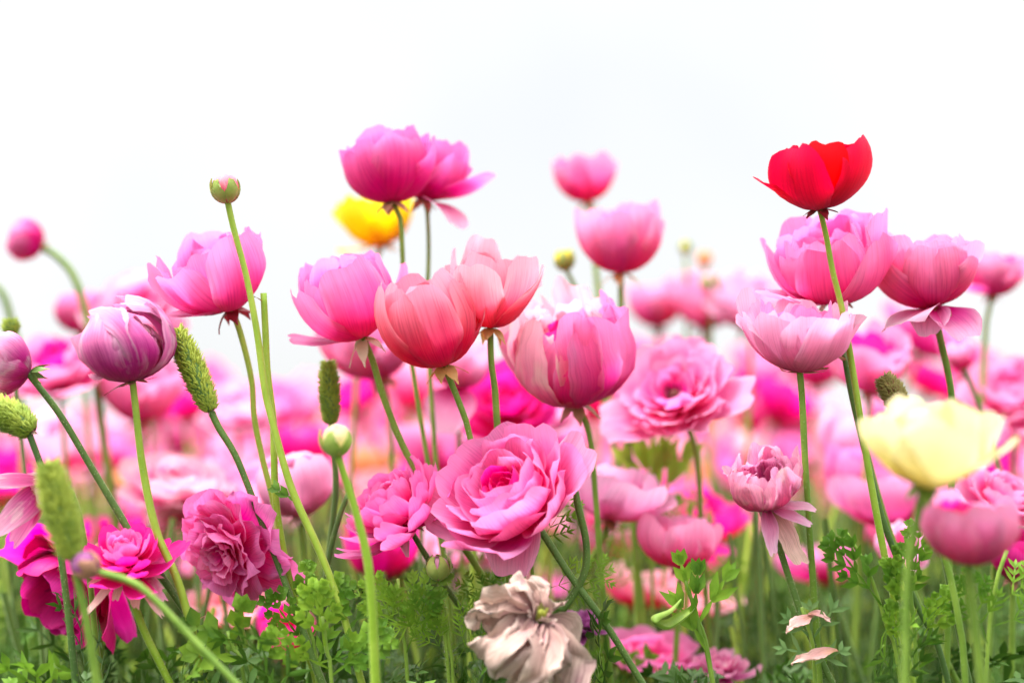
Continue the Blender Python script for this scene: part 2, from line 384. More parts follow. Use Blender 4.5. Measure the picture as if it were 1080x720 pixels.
def bloom_petals(style, R, jit=1.0, rnd=rng, **over):
    """list of (geometry, t) for one bloom in flower space"""
    p = dict(STY[style]); p.update({k: v for k, v in over.items() if k in p})
    N = p['N']; res = []; ang = rnd.uniform(0, 360)
    crump = over.get('crump', 0); flare = over.get('flare', 0); nu, nv = over.get('res', (11, 13))
    lp = lambda ab, t: ab[0] + (ab[1] - ab[0]) * t
    for i in range(N):
        t = (i / (N - 1)) ** over.get('tp', 1.0)
        reach = R * lp(p['reach'], t ** .85) * (1 + jit * rnd.uniform(-.07, .07))
        a1 = lp(p['a1'], t) + jit * rnd.gauss(0, p.get('jit', 6))
        if flare and t > .8: a1 += rnd.uniform(0, flare)
        a0 = lp(p['a0'], t)
        rho = reach / math.cos(math.radians(min(max(a1, 0), 62)))
        L = rho * math.radians(max(a0 - a1, 25))
        Wd = reach * lp(p['w'], t) * rnd.uniform(.88, 1.12)
        ang += 137.5 + jit * rnd.uniform(-14, 14)
        L *= rnd.uniform(.92, 1.06) * lp(over.get('lf', p.get('lf', (1, 1))), t)
        g = petal(L, Wd, a0, a1, ang, r0=.04 * R, z0=R * p['lift'] * (1 - t), wrap=lp(p['wrap'] if isinstance(p['wrap'], tuple) else (p['wrap'],) * 2, t) * rnd.uniform(.85, 1.1),
                  ruf=p['ruf'] * rnd.uniform(.6, 1.5), nu=nu, nv=nv, notch=rnd.uniform(0, .09), side=rnd.uniform(-.06, .06) * jit,
                  crump=crump, rnd=rnd, curl=rnd.gauss(p.get('curl', 8), over.get('cstd', p.get('curl', 8) * .8 + 6)), eg=p.get('eg', .2), tipw=over.get('tipw', .88))
        g = (g[0] * np.array([1, 1, over.get('zs', p.get('zs', 1.0))]), g[1], g[2])
        res.append((g, t))
    return res

def heart(R, mat, root, R3, off, z=.35):
    mb = MB(); n = 9; C = np.stack([np.zeros(n), np.zeros(n), np.linspace(.02 * R, z * R * 1.6, n)], 1)
    add_tube(mb, C, R * .17 * np.sqrt(np.clip(1 - (np.linspace(-.9, 1, n)) ** 2, .02, 1)), 12, wob=.1)
    for i in range(60):
        a = i * 2.399; h = U(.1, .95); q = R * .18
        p0 = np.array([math.cos(a) * q * .7, math.sin(a) * q * .7, .05 * R]); d = np.array([math.cos(a) * q * U(.6, 1.4), math.sin(a) * q * U(.6, 1.4), R * z * U(1., 2.)])
        tg = np.array([-math.sin(a), math.cos(a), 0]) * R * .018
        mb.add([p0 - tg * .4, p0 + tg * .4, d + tg, d - tg], [[0, 1, 2, 3]])
    for k in range(len(mb.v)): mb.v[k] = mb.v[k] @ R3.T if len(mb.v[k]) else mb.v[k]
    return mb.build('flower_heart', M[mat], root, loc=off)

def sepals(root, R, mat, R3, off, n=5, a=(105, 150), ln=.42, wd=.24):
    az = U(0, 360)
    for i in range(n):
        g = petal(R * ln * U(.8, 1.2), R * wd * U(.85, 1.15), a[0] + U(-10, 10), a[1] + U(-18, 18), az + i * 360 / n + U(-14, 14), r0=.02 * R, z0=-.01 * R,
                  wrap=.5, ruf=.08, nu=5, nv=7, base=.5, tipw=.2, notch=0, foot=.35)
        put(root, 'sepal', g, M[mat], R3, off)

LEAFY = True
HERO = []          # landmarks for the labels of the flowers behind
def flower(label, style, px, py, D, wpx, axis, color, stem=(), sep='sepal', stem_mat='stem', fuzz=1100, sr=.0032,
           droop=(), hrt=None, name='ranunculus', group=None, mark=None, seed=None, cat='flower', sepa=(105, 150), sepn=5, sepl=.42, inner=None, **over):
    """px,py is the foot of the bloom in the photo, wpx its width"""
    global rng
    if seed is not None: rng.seed(seed)
    base = at(px, py, D); ax = cam_dir(axis); R = wpx / 2 * D / FPX
    path = ground_path(base, ax, stem, D)
    root = thing(name, Vector((path[-1].x, path[-1].y, 0)), label, cat, group)
    off = base - root.location; R3 = rot_to(ax, U(0, 6))
    for g, t in bloom_petals(style, R, rnd=rng, **over):
        mat = P[inner[0]] if inner and t < inner[1] else P[color]
        if 'alt' in over and t > .3 and rng.random() < over['alt'][1]: mat = P[over['alt'][0]]
        put(root, 'petal', g, mat, R3, off)
    for d in droop:   # (direction on screen in degrees: 0 right, 90 up, toward camera amount), length px, width px, a0, a1, colour
        v = RIGHT * math.cos(math.radians(d[0])) + UP * math.sin(math.radians(d[0])) - FWD * (d[6] if len(d) > 6 else 0)
        loc = Vector(R3.T @ np.array(v)); azd = math.degrees(math.atan2(loc.y, loc.x))
        g = petal(d[1] * D / FPX, d[2] * D / FPX, d[3], d[4], azd, r0=.05 * R, z0=0, wrap=over.get('dwrap', .35), ruf=over.get('druf', .08), nu=15, nv=17, eg=.3, crump=d[7] if len(d) > 7 else 0)
        put(root, 'petal', g, P[d[5] or color], R3, off)
    if hrt: heart(R * (.6 if hrt == 'heart' else 1), hrt, root, R3, off)
    if sep: sepals(root, R, sep, R3, off, n=sepn, a=sepa, ln=sepl)
    make_stem(root, path, sr, stem_mat, fuzz)
    if mark: HERO.append((px - axis[0] * -wpx * .3, py - axis[1] * wpx * .35, mark))
    return root

def bud(label, px, py, D, wpx, axis, stem, tip='pale', stem_mat='stem', fuzz=1000, sr=.003, open_=0.2, name='ranunculus_bud', horn=False, mark=None, green='bud'):
    base = at(px, py, D); ax = cam_dir(axis); R = wpx / 2 * D / FPX
    path = ground_path(base, ax, stem, D)
    root = thing(name, Vector((path[-1].x, path[-1].y, 0)), label, 'flower bud')
    off = base - root.location; R3 = rot_to(ax, U(0, 6))
    for i in range(7):
        g = petal(R * .9 * math.radians(154), R * 1.3, 90, -64, i * 137.5, r0=.03 * R, wrap=1, ruf=.05, nu=7, nv=9)
        put(root, 'petal', (g[0] * np.array([1, 1, 1.2]), g[1], g[2]), P[tip], R3, off)
    for i in range(5):
        g = petal(R * math.radians(142 - open_ * 34) * U(.95, 1.06), R * 1.3, 92, -50 + open_ * 34, i * 72 + U(-8, 8), r0=.03 * R, wrap=1.05, ruf=.03, nu=7, nv=9, tipw=.45)
        put(root, 'sepal', (g[0] * np.array([1, 1, 1.15]) * U(.99, 1.03), g[1], g[2]), M[green], R3, off)
    if horn:
        g = petal(R * 1.1, R * .25, 20, -8, 20, r0=.05 * R, z0=R * 1.6, wrap=.8, nu=5, nv=7, tipw=.1, base=.9)
        put(root, 'sepal', g, M['sepal'], R3, off)
    make_stem(root, path, sr, stem_mat, fuzz)
    if mark: HERO.append((px, py - wpx * .4, mark))
    return root

def seed_head(label, p0, p1, D, wpx, stem, mat='seed', stem_mat='dark', fuzz=1000, sr=.0033, scales=850, mark=None, spike=1.0, bend=0):
    a, b = at(*p0, D), at(*p1, D); ax = (b - a).normalized(); R = wpx / 2 * D / FPX
    path = ground_path(a, ax, stem, D)
    root = thing('seed_head', Vector((path[-1].x, path[-1].y, 0)), label, 'seed head')
    n = 18; mid = (a + b) / 2 + RIGHT * bend * D / FPX
    C = spline([a - root.location, mid - root.location, b - root.location], n)
    s = np.linspace(0, 1, n); prof = R * .82 * np.clip(np.sin(np.pi * np.clip(s * .86 + .09, 0, 1)), 0.02, 1) ** .45
    mb = MB(); add_tube(mb, C, prof, 14, wob=.03)
    T, Nn, B = frames(C)
    for i in range(scales):
        f = (i + .5) / scales; k = min(int(f * (n - 1)), n - 2); q = f * (n - 1) - k
        c = C[k] * (1 - q) + C[k + 1] * q; r = prof[k] * (1 - q) + prof[k + 1] * q
        an = i * 2.39996 + U(-.2, .2); d = math.cos(an) * Nn[k] + math.sin(an) * B[k]; tg = -math.sin(an) * Nn[k] + math.cos(an) * B[k]
        h = R * .34 * spike * U(.5, 1.5); w = R * .10
        pt = c + d * r * .9; up = T[k]; tip = pt + d * h + up * h * U(.2, 1.3) + tg * h * U(-.3, .3)
        mb.add([pt - tg * w - up * w, pt + tg * w - up * w, pt + tg * w + up * w, pt - tg * w + up * w, tip],
               [[0, 1, 4], [1, 2, 4], [2, 3, 4], [3, 0, 4]], None, 1)
    mb.build('seed_cone', [M['dark'] if mat == 'seed' else M['heart'], M[mat]], root)
    sepals(root, R * 1.6, 'dryleaf', rot_to(ax), a - root.location, n=4, a=(110, 160), ln=.35, wd=.12)
    make_stem(root, path, sr, stem_mat, fuzz)
    if mark: HERO.append(((p0[0] + p1[0]) / 2, (p0[1] + p1[1]) / 2, mark))
    return root

# ------------------------------------------------------------------ leaves
def lobe(out_, p, d, n, ln, w):
    "a narrow pointed leaf lobe, folded along its rib"
    s = np.cross(n, d); V = [p - s * w * .25, p, p + s * w * .25,
        p + d * ln * .5 - s * w * .5 + n * w * .18, p + d * ln * .5 , p + d * ln * .5 + s * w * .5 + n * w * .18, p + d * ln + n * w * rng.uniform(-.5, .3)]
    out_[0].append(np.array(V)); out_[1].append((np.array([[0, 1, 4, 3], [1, 2, 5, 4]]), np.array([[3, 4, 6], [4, 5, 6]])))

def frond(out_, p, d, n, ln, level, w, pairs=4, spread=48, bend=.25):
    p = np.array(p, float); s = np.cross(n, d)
    if level == 0:
        lobe(out_, p, d, n, ln, w); return
    m = pairs; cur = p; dd = d.copy()
    for k in range(m):
        st = ln * (.34 if k == 0 else .66 / m) ; nx = cur + dd * st
        lobe(out_, cur, dd, n, st * 1.15, w * .35 if level > 1 else w * .6)
        cur = nx; l2 = ln * (.46 - .24 * k / m) * rng.uniform(.8, 1.15)
        for sg in (-1, 1):
            a = math.radians(spread + rng.uniform(-10, 10)); e = dd * math.cos(a) + sg * s * math.sin(a) + n * rng.uniform(-.12, .2)
            e /= np.linalg.norm(e); nn = n - e * n.dot(e); nn /= np.linalg.norm(nn)
            frond(out_, cur, e, nn, l2, level - 1, w, max(2, pairs - 1), spread, bend)
        dd = dd - n * bend / m * rng.uniform(.4, 1.5); dd /= np.linalg.norm(dd); n = n - dd * n.dot(dd); n /= np.linalg.norm(n)
    frond(out_, cur, dd, n, ln * .3, level - 1, w, 2, spread, bend)

def leaf_geo(p, d, n, ln, level=2, w=.006, pairs=4, spread=42, bend=.3):
    o = ([], []); w = w * .30; d = np.array(d, float); d /= np.linalg.norm(d); n = np.array(n, float); n = n - d * n.dot(d); n /= np.linalg.norm(n)
    frond(o, p, d, n, ln, level, w, pairs, spread, bend)
    return o

def leaf_obj(root, p, d, n, ln, mat='leaf', loc0=None, **kw):
    o = leaf_geo((0, 0, 0), d, n, ln, **kw); mb = MB()
    for V, (q, t) in zip(*o):
        n0 = mb.n; mb.add(V, q); mb.f.append(t + n0); mb.mi.append(np.zeros(len(t), int)); mb.v.append(np.zeros((0, 3))); mb.uv.append(np.zeros((0, 2)))
    return mb.build('leaf', M[mat], root, loc=p - (root.location if loc0 is None else loc0))

def sprig(label, pts, D, leaves, r=.0018, mat='fresh', stem_mat='stem', **kw):
    """a leafy stalk: pts are pixels from tip to the lowest visible point; leaves (px,py,screen angle,length px, towards camera)"""
    W_ = [at(q[0], q[1], q[2] if len(q) > 2 else D) for q in pts]
    d = (W_[-1] - W_[-2]).normalized(); d = (d + Vector((0, 0, -1.2))).normalized()
    W_.append(W_[-1] + d * (W_[-1].z / -d.z)); W_[-1].z = -.004
    root = thing('leafy_sprig', Vector((W_[-1].x, W_[-1].y, 0)), label, 'leaf sprig')
    make_stem(root, W_, r, stem_mat, 0, taper=1.3)
    for (x, y, a, l, tw) in leaves:
        v = RIGHT * math.cos(math.radians(a)) + UP * math.sin(math.radians(a)) - FWD * tw
        leaf_obj(root, at(x, y, D), v, UP * .25 - FWD * 1.0 + RIGHT * U(-.3, .3), l * D / FPX, mat, **kw)
    return root

# ------------------------------------------------------------------ the flowers one can tell apart
flower('bright red ranunculus standing tallest against the white sky', 'peony', 864, 221, 1.0, 100, (-.04, 1, .12), 'red',
       [(872, 252), (878, 285), (889, 330), (901, 400), (917, 500), (936, 600), (962, 715)], sep='sepalred', N=20, a1=(-50, -14), w=(1.5, 1.4), zs=1.14, sr=.0029, stem_mat='lime',
       droop=[(160, 80, 40, 70, 52, None, .2)], mark='the bright red flower', seed=301, sepl=.36, sepa=(95, 130))
flower('large pink ranunculus directly behind the stem of the red flower', 'peony', 880, 316, 1.07, 118, (-.25, 1, .42), 'orchid',
       [(890, 345), (897, 395), (915, 480), (938, 560), (975, 650), (1010, 720)], N=26, reach=(.3, 1.0), a1=(-50, -12), zs=1.15, w=(1.6, 1.3), mark='the pink flower below the red one', seed=11, fuzz=0,
       droop=[(170, 95, 66, 80, 45, 'rose', .5)])
flower('pale pink ruffled ranunculus with toothed petals below the red flower', 'peony', 843, 392, 1.0, 124, (.0, 1, .12), 'pale',
       [(846, 420), (850, 500), (856, 590), (862, 680), (864, 720)], N=30, reach=(.42, 1.0), a1=(-32, 6), a0=(80, 92), lift=.08, zs=1.22, w=(1.0, 1.0), ruf=.09, mark='the ruffled pale pink flower', seed=5, inner=('orchid', .4), sr=.0031,
       sepa=(90, 70), sepl=.6)
flower('wide open pink ranunculus with two pale petals hanging under it', 'cup', 985, 324, 1.06, 122, (-.12, 1, -.12), 'rose',
       [(990, 350), (1000, 395), (1004, 430), (1003, 520), (1000, 640)], N=20, reach=(.4, 1.0), a1=(-45, -2), mark='the open pink flower with hanging petals', seed=8, fuzz=0,
       droop=[(188, 84, 58, 100, 112, 'pale', .9), (-50, 60, 62, 128, 140, 'rose', 1.6), (-140, 46, 44, 128, 140, 'pale', 1.6)])
flower('half hidden pink ranunculus just beyond the wide open pink one', 'tulip', 1046, 312, 1.38, 62, (.15, 1, 0), 'rose', [(1040, 345), (1036, 420)], fuzz=0, inner=('hot', .5), seed=9,
       droop=[(170, 60, 50, 88, 75, 'rose', .1)])
flower('cream yellow ranunculus close to the lens, softly blurred', 'cup', 975, 512, .80, 138, (.06, 1, .12), 'cream', [(966, 530), (958, 600), (955, 720)], N=10, reach=(.5, 1.0), a1=(-38, -12), zs=.98, w=(1.5, 1.3), curl=10, mark='the cream flower', seed=21, fuzz=0, sep='bud',
       droop=[(148, 88, 70, 78, 22, None, .3), (26, 108, 70, 64, 44, None, .4)])
flower('round rose pink ranunculus under the cream flower', 'globe', 1020, 594, .82, 100, (.02, 1, .10), 'rose', [(1026, 640), (1036, 720)], N=20, a1=(-50, -22), reach=(.6, 1.0), mark='the round flower under the cream one', seed=22, fuzz=0, sep='bud', inner=('hot', .35), sr=.0034, sepa=(92, 70), sepl=.3)
flower('smooth rose pink ranunculus right above the curled green leaf', 'tulip', 718, 598, 1.16, 88, (.0, 1, .12), 'rose', [(716, 630), (712, 700)], N=17, a1=(-50, -22), zs=.9, ruf=.08, mark='the smooth pink flower over the curled leaf', seed=23, fuzz=0)
flower('largest pink ranunculus turned to the viewer with many swirled petals', 'rose', 552, 540, 1.0, 138, (-.46, .66, .6), 'pink',
       [(572, 562), (600, 605), (640, 660), (676, 718)], inner=('hot', .22), N=38, lift=.5, mark='the large swirled pink flower', seed=31, sr=.0033, stem_mat='dark', res=(13, 15), fuzz=1200, a1=(-45, 14),
       droop=[(-112, 74, 70, 80, 120, 'rose', .9), (30, 104, 80, 88, 50, 'rose', .0)])
flower('domed magenta pink ranunculus with tiers of small petals', 'pompon', 430, 552, 1.03, 104, (-.55, .8, .25), 'magenta', [(446, 580), (468, 615), (492, 650)], mark='the domed magenta flower', seed=33, stem_mat='dark', sr=.0028, inner=('pink', .3),
       droop=[(-78, 36, 16, 110, 150, 'rose', .3)])
flower('coral red ranunculus with closed cup and orange sepals', 'tulip', 468, 386, 1.02, 112, (-.22, 1, .15), 'coral', [(477, 400), (490, 440), (498, 470)], sep='sepalor', N=16, a1=(-62, -34), reach=(.5, 1.0), zs=1.15, mark='the coral red flower', seed=41, fuzz=1000, sr=.0028, sepl=.5)
flower('pale coral ranunculus with crumpled top above the coral red flower', 'tulip', 517, 346, 1.04, 98, (.05, 1, .10), 'peach', [(518, 380), (522, 410), (524, 440)], sep='sepalor', N=12, a1=(-40, -14), reach=(.5, 1.0), zs=1.3, inner=('coral', .4), mark='the pale coral flower', seed=42, sr=.003, sepl=.5,
       droop=[(42, 92, 62, 66, 8, 'peach', .25), (95, 112, 60, 60, -20, 'peach', -.3, .05)], flare=10)
flower('pink ranunculus with pointed side petals and cream sepals', 'cup', 383, 356, 1.05, 112, (-.32, 1, .22), 'orchid', [(393, 380), (405, 420), (425, 470), (450, 515)], sep='sepalcr', N=13, a1=(-55, -18), reach=(.5, 1.0), zs=1.2, mark='the pink flower with pointed petals', seed=43, fuzz=1000,
       droop=[(160, 78, 36, 84, 60, None, .05), (128, 82, 24, 62, 34, None, 0), (48, 92, 56, 75, 20, None, -.2)], sepl=.6, sepa=(120, 165))
flower('magenta pink ranunculus high over the yellow flower', 'cup', 412, 214, 1.12, 108, (-.15, 1, -.10), 'magenta', [(422, 230), (424, 260), (428, 340), (440, 420)], N=22, a1=(-55, -8), reach=(.35, 1.0), mark='the high magenta flower', seed=45, fuzz=0, sr=.0026)
flower('magenta pink ranunculus with one lilac petal hanging from it', 'cup', 448, 211, 1.16, 90, (.14, 1, -.15), 'magenta', [(451, 230), (452, 270), (450, 340), (455, 420)], N=22, a1=(-55, -5), reach=(.35, 1.0), mark='the flower with a hanging lilac petal', seed=46, fuzz=0, sr=.0024,
       droop=[(-30, 66, 46, 105, 135, 'pale', 1.0), (38, 78, 50, 78, 48, None, 0)])
flower('yellow ranunculus half hidden behind the high magenta flower', 'cup', 406, 258, 1.4, 88, (-.25, 1, .1), 'yellow', [(392, 285), (380, 330), (375, 420)], N=14, seed=47, fuzz=0, cstd=10, sep='sepalor', mark='the yellow flower', droop=[(165, 50, 40, 92, 70, None, .2)])
flower('small rose pink ranunculus alone against the sky', 'tulip', 620, 213, 1.42, 76, (-.1, 1, .05), 'rose', [(624, 240), (632, 320), (640, 400)], N=13, a1=(-40, -14), mark='the small flower against the sky', seed=51, fuzz=0, sr=.0038, sep='sepalor', inner=('pink', .6))
flower('rose pink ranunculus with folded petals and drooping brown sepals', 'globe', 655, 288, 1.25, 88, (-.02, 1, .08), 'rose', [(655, 310), (656, 350), (660, 420)], N=20, mark='the flower with drooping brown sepals', zs=1.02, a1=(-64, -32), ruf=.08, curl=14, seed=52, fuzz=0, sr=.0038, sep='sepalor', flare=8, sepl=.55, inner=('pink', .4))
flower('large blush white ranunculus with crinkled cream edged petals', 'globe', 608, 426, 1.1, 124, (-.12, 1, .3), 'blush', [(622, 460), (628, 520), (634, 600)], N=36, ruf=.2, a1=(-82, -46), zs=1.02,
       reach=(.45, 1.0), w=(1.1, .9), curl=34, cstd=16, inner=('hot', .3), alt=('pink', .3), mark='the crinkled blush flower', crump=.06, seed=400, fuzz=0)
flower('rose pink ranunculus with long layered petals beside the blush white one', 'peony', 716, 428, 1.2, 140, (-.30, .62, .62), 'rose', [(735, 480), (740, 560)], N=38, a1=(-5, 50), reach=(.25, 1.0), w=(1.1, .75), hrt='heart', mark='the layered pink flower', seed=54, fuzz=0, inner=('pink', .3))
flower('cupped pink ranunculus with a reddish sepal behind the tall bud', 'peony', 244, 326, 1.05, 106, (-.42, 1, .3), 'orchid',
       [(253, 350), (265, 400), (268, 440), (277, 485), (288, 529), (307, 627), (334, 720)], sep='sepalred', N=26, reach=(.3, 1.0), a1=(-55, -16), zs=1.15, w=(1.6, 1.4), mark='the cupped pink flower', seed=61, stem_mat='lime', sr=.003, sepl=.5,
       droop=[(168, 74, 60, 82, 52, None, .4)])
flower('wrinkled mauve ball of a fading ranunculus with ragged sepals', 'globe', 140, 402, .98, 88, (-.16, 1, .08), 'mauve', [(143, 430), (150, 490), (165, 560), (190, 620), (215, 720)], sep='sepalred', N=26, ruf=.14, crump=.04, zs=.85, curl=12, cstd=6, jit=3, a1=(-85, -75), w=(1.1, 1.0), reach=(.75, 1), mark='the wrinkled mauve ball', seed=401, stem_mat='lime', sr=.0033, sepa=(95, 100), sepl=.62, inner=('dusty', .3),
       droop=[(158, 44, 26, 62, 80, None, .3, .05)])
flower('tight pink ranunculus ball leaning out sideways under the open sky', 'globe', 45, 260, 1.42, 44, (-1, .32, .1), 'pink', [(62, 272), (80, 296), (95, 350), (105, 430)], fuzz=0, sep='sepalor', mark='the leaning pink ball', seed=63, sr=.005)
flower('tight hot pink ranunculus ball above the wrinkled mauve one', 'globe', 87, 350, 1.5, 50, (-.1, 1, .15), 'pink', [(88, 380), (92, 440)], fuzz=0, mark='the hot pink ball', seed=64, inner=('hot', .4))
flower('pale pink blurred ranunculus beside the cupped pink flower', 'rose', 152, 338, 1.5, 92, (.1, .6, .7), 'pale', [(158, 380), (160, 440)], N=26, fuzz=0, seed=65, inner=('pink', .3), hrt='heart')
flower('faded purplish ranunculus cut by the edge of the picture', 'globe', 32, 392, 1.0, 66, (-1, .28, .15), 'mauve', [(40, 405), (62, 435), (95, 490), (132, 552)], N=17, sep='dark', mark='the faded purplish flower', seed=66, stem_mat='dark', crump=.03, a1=(-50, -10), sepa=(130, 160), sepl=.7)
flower('wide rose pink ranunculus blurred beside the wrinkled mauve ball', 'rose', 62, 405, 1.4, 92, (-.1, .8, .5), 'rose', [(66, 440), (70, 500)], N=24, fuzz=0, seed=67, inner=('hot', .35))
flower('dusty pink ranunculus blurred under the wrinkled mauve ball', 'cup', 150, 442, 1.45, 100, (.05, 1, .2), 'rose', [(152, 480), (155, 560)], fuzz=0, seed=68)
flower('limp dusty pink ranunculus hanging its petals at the picture edge', 'cup', 55, 505, 1.0, 60, (-.7, -.75, .1), 'dusty', [(62, 500), (76, 520), (92, 590), (105, 715)], N=10, a1=(-10, 15), crump=.06, seed=69, fuzz=0, sep='dryleaf', mark='the limp dusty flower', sr=.0026,
       droop=[(-158, 84, 30, 60, 44, 'dusty', .5), (-130, 86, 30, 40, 34, 'dusty', .6), (-112, 80, 24, 30, 26, 'orchid', .6), (-95, 50, 16, 30, 20, 'straw', .5)])
flower('deep pink ranunculus drooping under the small tufted magenta flower', 'cup', 92, 596, 1.08, 116, (-.3, -.35, .55), 'crimson', [(96, 600), (104, 640), (106, 720)], N=14, a1=(-30, 20), reach=(.5, 1.0), seed=71, fuzz=0, mark='the deep pink drooping flower', crump=.03, inner=('hot', .3),
       droop=[(-30, 108, 92, 75, 20, 'crimson', .3, .03), (165, 92, 96, 88, 30, 'hot', .5, .03), (-60, 96, 70, 95, 40, 'hot', .5, .04), (-120, 96, 74, 95, 50, 'crimson', .4, .03), (100, 70, 66, 80, 40, 'crimson', .2, .03)])
flower('small tufted magenta ranunculus with dry petals hanging in a fringe', 'pompon', 134, 600, .98, 84, (.0, 1, .42), 'hot', [(140, 630), (152, 665), (178, 718)], N=48, a1=(-40, 40), seed=72, stem_mat='lime', mark='the small tufted magenta flower', sep=None, inner=('magenta', .5),
       droop=[(-122, 66, 13, 110, 132, 'straw', .3, .03), (-48, 66, 13, 110, 135, 'straw', .3, .03), (-20, 44, 20, 100, 120, 'dusty', .3, .04), (-70, 46, 12, 110, 140, 'straw', .4, .04), (-28, 56, 17, 96, 130, 'dusty', .4, .04), (-100, 36, 12, 110, 140, 'straw', .4, .03), (-5, 40, 10, 92, 96, 'dusty', .3, .03), (-152, 40, 10, 92, 105, 'straw', .3, .03)])
flower('shaggy magenta ranunculus past its best with limp swirled petals', 'rose', 250, 574, 1.02, 120, (-.48, -.28, .78), 'magenta', [(250, 640), (262, 690), (270, 720)], N=34, a1=(-15, 74), ruf=.14, crump=.085, seed=73, mark='the shaggy magenta flower', fuzz=0, inner=('orchid', .3), sep='dryleaf', w=(1.6, 1.1), curl=34,
       droop=[(-30, 80, 60, 95, 110, 'magenta', .25, .04), (-60, 78, 50, 100, 130, 'mauve', .25, .04), (140, 62, 48, 85, 60, 'orchid', .1, .04), (100, 62, 44, 80, 50, 'orchid', 0, .04), (-100, 62, 26, 110, 140, 'dusty', .4, .05)])
flower('withered brown ranunculus with crumpled papery petals', 'cup', 568, 655, .93, 60, (.25, .8, .5), 'dry', [(570, 690), (572, 720)], N=4, a1=(-10, 20), reach=(.4, .6), w=(.9, .9), ruf=.12, crump=.16, seed=74, mark='the withered brown flower', fuzz=0, sep=None, hrt='heartgr', res=(25, 29), sr=.003, druf=.24, dwrap=1.3,
       droop=[(a, l * (.74 + .3 * ((i_ * 37) % 10) / 10), w_, a0 - 12 + (i_ * 29) % 25, a1 + (i_ * 53) % 90, None, tz, .17) for i_, (a, l, w_, a0, a1, tz) in enumerate(((-130, 112, 44, 72, 178, .5), (-112, 122, 40, 66, 176, .9), (-95, 128, 44, 62, 178, 1.3), (-75, 118, 42, 70, 176, 1.0), (-52, 108, 44, 70, 176, .6), (-25, 92, 40, 68, 172, .5), (178, 104, 44, 70, 172, .3), (155, 88, 48, 66, 165, .0), (200, 116, 42, 68, 174, .8), (100, 62, 50, 30, 75, -.2), (60, 56, 40, 30, 90, -.3), (15, 66, 36, 66, 168, .3), (130, 72, 50, 45, 140, -.1), (-140, 76, 38, 60, 165, .9), (-60, 78, 36, 60, 165, 1.2)))])
flower('little shrivelled plum coloured ranunculus behind crossing stems', 'pompon', 618, 664, 1.1, 44, (-.1, 1, .35), 'plum', [(619, 690), (624, 720)], N=26, a1=(-30, 40), crump=.06, seed=75, fuzz=0, stem_mat='lime', sr=.0024, sep=None, mark='the little plum flower')
flower('ragged dusty pink ranunculus losing thin petals over dark leaves', 'globe', 808, 532, 1.0, 76, (-.18, .85, .45), 'dusty', [(812, 545), (826, 590), (846, 650), (868, 700)], N=28, a1=(-75, -28), reach=(.4, 1.0), w=(1.2, .95), curl=30, ruf=.16, crump=.07, seed=76, mark='the ragged dusty flower', stem_mat='dark', sep='dryleaf', inner=('mauve', .45), fuzz=1000,
       droop=[(-40, 52, 18, 95, 110, 'pale', .3, .04), (-85, 55, 17, 110, 140, 'pale', .3, .05), (-62, 74, 26, 120, 150, 'straw', .2, .06), (-12, 52, 16, 85, 100, 'pale', .3, .04)])
flower('pale mauve ranunculus ball blurred behind thin green stems', 'globe', 316, 542, 1.18, 76, (-.1, 1, .3), 'pale', [(320, 575), (322, 640)], fuzz=0, seed=81, inner=('mauve', .45), sep='dryleaf')
flower('pale pink open ranunculus blurred below the coral red flower', 'cup', 402, 398, 1.3, 112, (-.25, 1, .2), 'rose', [(410, 430), (415, 520)], fuzz=0, seed=82)
flower('pale pink ranunculus with a hanging petal between coral stems', 'cup', 482, 408, 1.3, 74, (.1, 1, .2), 'pale', [(484, 450), (486, 540)], fuzz=0, seed=83, droop=[(-100, 62, 56, 110, 150, 'pale', .3)])
flower('hot pink ranunculus blurred between coral stem and swirled flower', 'rose', 540, 440, 1.35, 92, (-.1, .7, .6), 'hot', [(545, 480)], N=24, fuzz=0, seed=84)
flower('big pink ranunculus blurred behind the ruffled pale pink flower', 'cup', 918, 412, 1.35, 92, (-.1, 1, .3), 'rose', [(916, 450), (910, 560)], fuzz=0, seed=85, hrt='heart', inner=('hot', .4))
flower('rose pink ranunculus blurred between two long stems by cream flower', 'tulip', 905, 530, 1.4, 76, (.1, 1, .2), 'pink', [(903, 580)], fuzz=0, seed=86)
flower('big rose pink ranunculus blurred beyond the cream flower at picture edge', 'rose', 1072, 428, 1.4, 96, (-.25, .8, .5), 'rose', [(1070, 470), (1066, 560)], N=28, fuzz=0, seed=87, inner=('pink', .3))
flower('crimson pink ranunculus low beside the round flower at picture edge', 'tulip', 1068, 610, 1.1, 66, (.1, 1, .2), 'hot', [(1068, 650)], fuzz=0, seed=88)
flower('rose pink ranunculus peeping out between cream and round flower', 'rose', 1050, 535, 1.12, 76, (.3, .8, .5), 'rose', [(1050, 570), (1046, 640)], N=28, fuzz=0, seed=89)
flower('pale pink limp ranunculus behind the stem under cream flower', 'cup', 942, 590, 1.2, 60, (.1, .6, .6), 'pale', [(945, 640)], N=12, crump=.06, fuzz=0, seed=90)
flower('small closed pink ranunculus under the open pink flower', 'globe', 1016, 388, 1.25, 30, (-.25, 1, 0), 'rose', [(1022, 400), (1032, 425), (1046, 470), (1062, 520)], N=12, fuzz=0, seed=91, sr=.003, stem_mat='dark')
flower('pale lilac pink ranunculus high and blurred behind the ruffled one', 'cup', 790, 345, 1.6, 82, (-.2, 1, .3), 'pale', [(792, 390), (790, 440)], fuzz=0, seed=92)
flower('blurred pink ranunculus below the pair of tiny green buds', 'cup', 742, 345, 1.7, 84, (.1, 1, .2), 'rose', [(744, 390)], fuzz=0, seed=93, inner=('hot', .3))
flower('blurred rose ranunculus on thin stem behind layered pink flower', 'tulip', 694, 345, 1.75, 60, (-.1, 1, .1), 'rose', [(694, 390)], fuzz=0, seed=94)
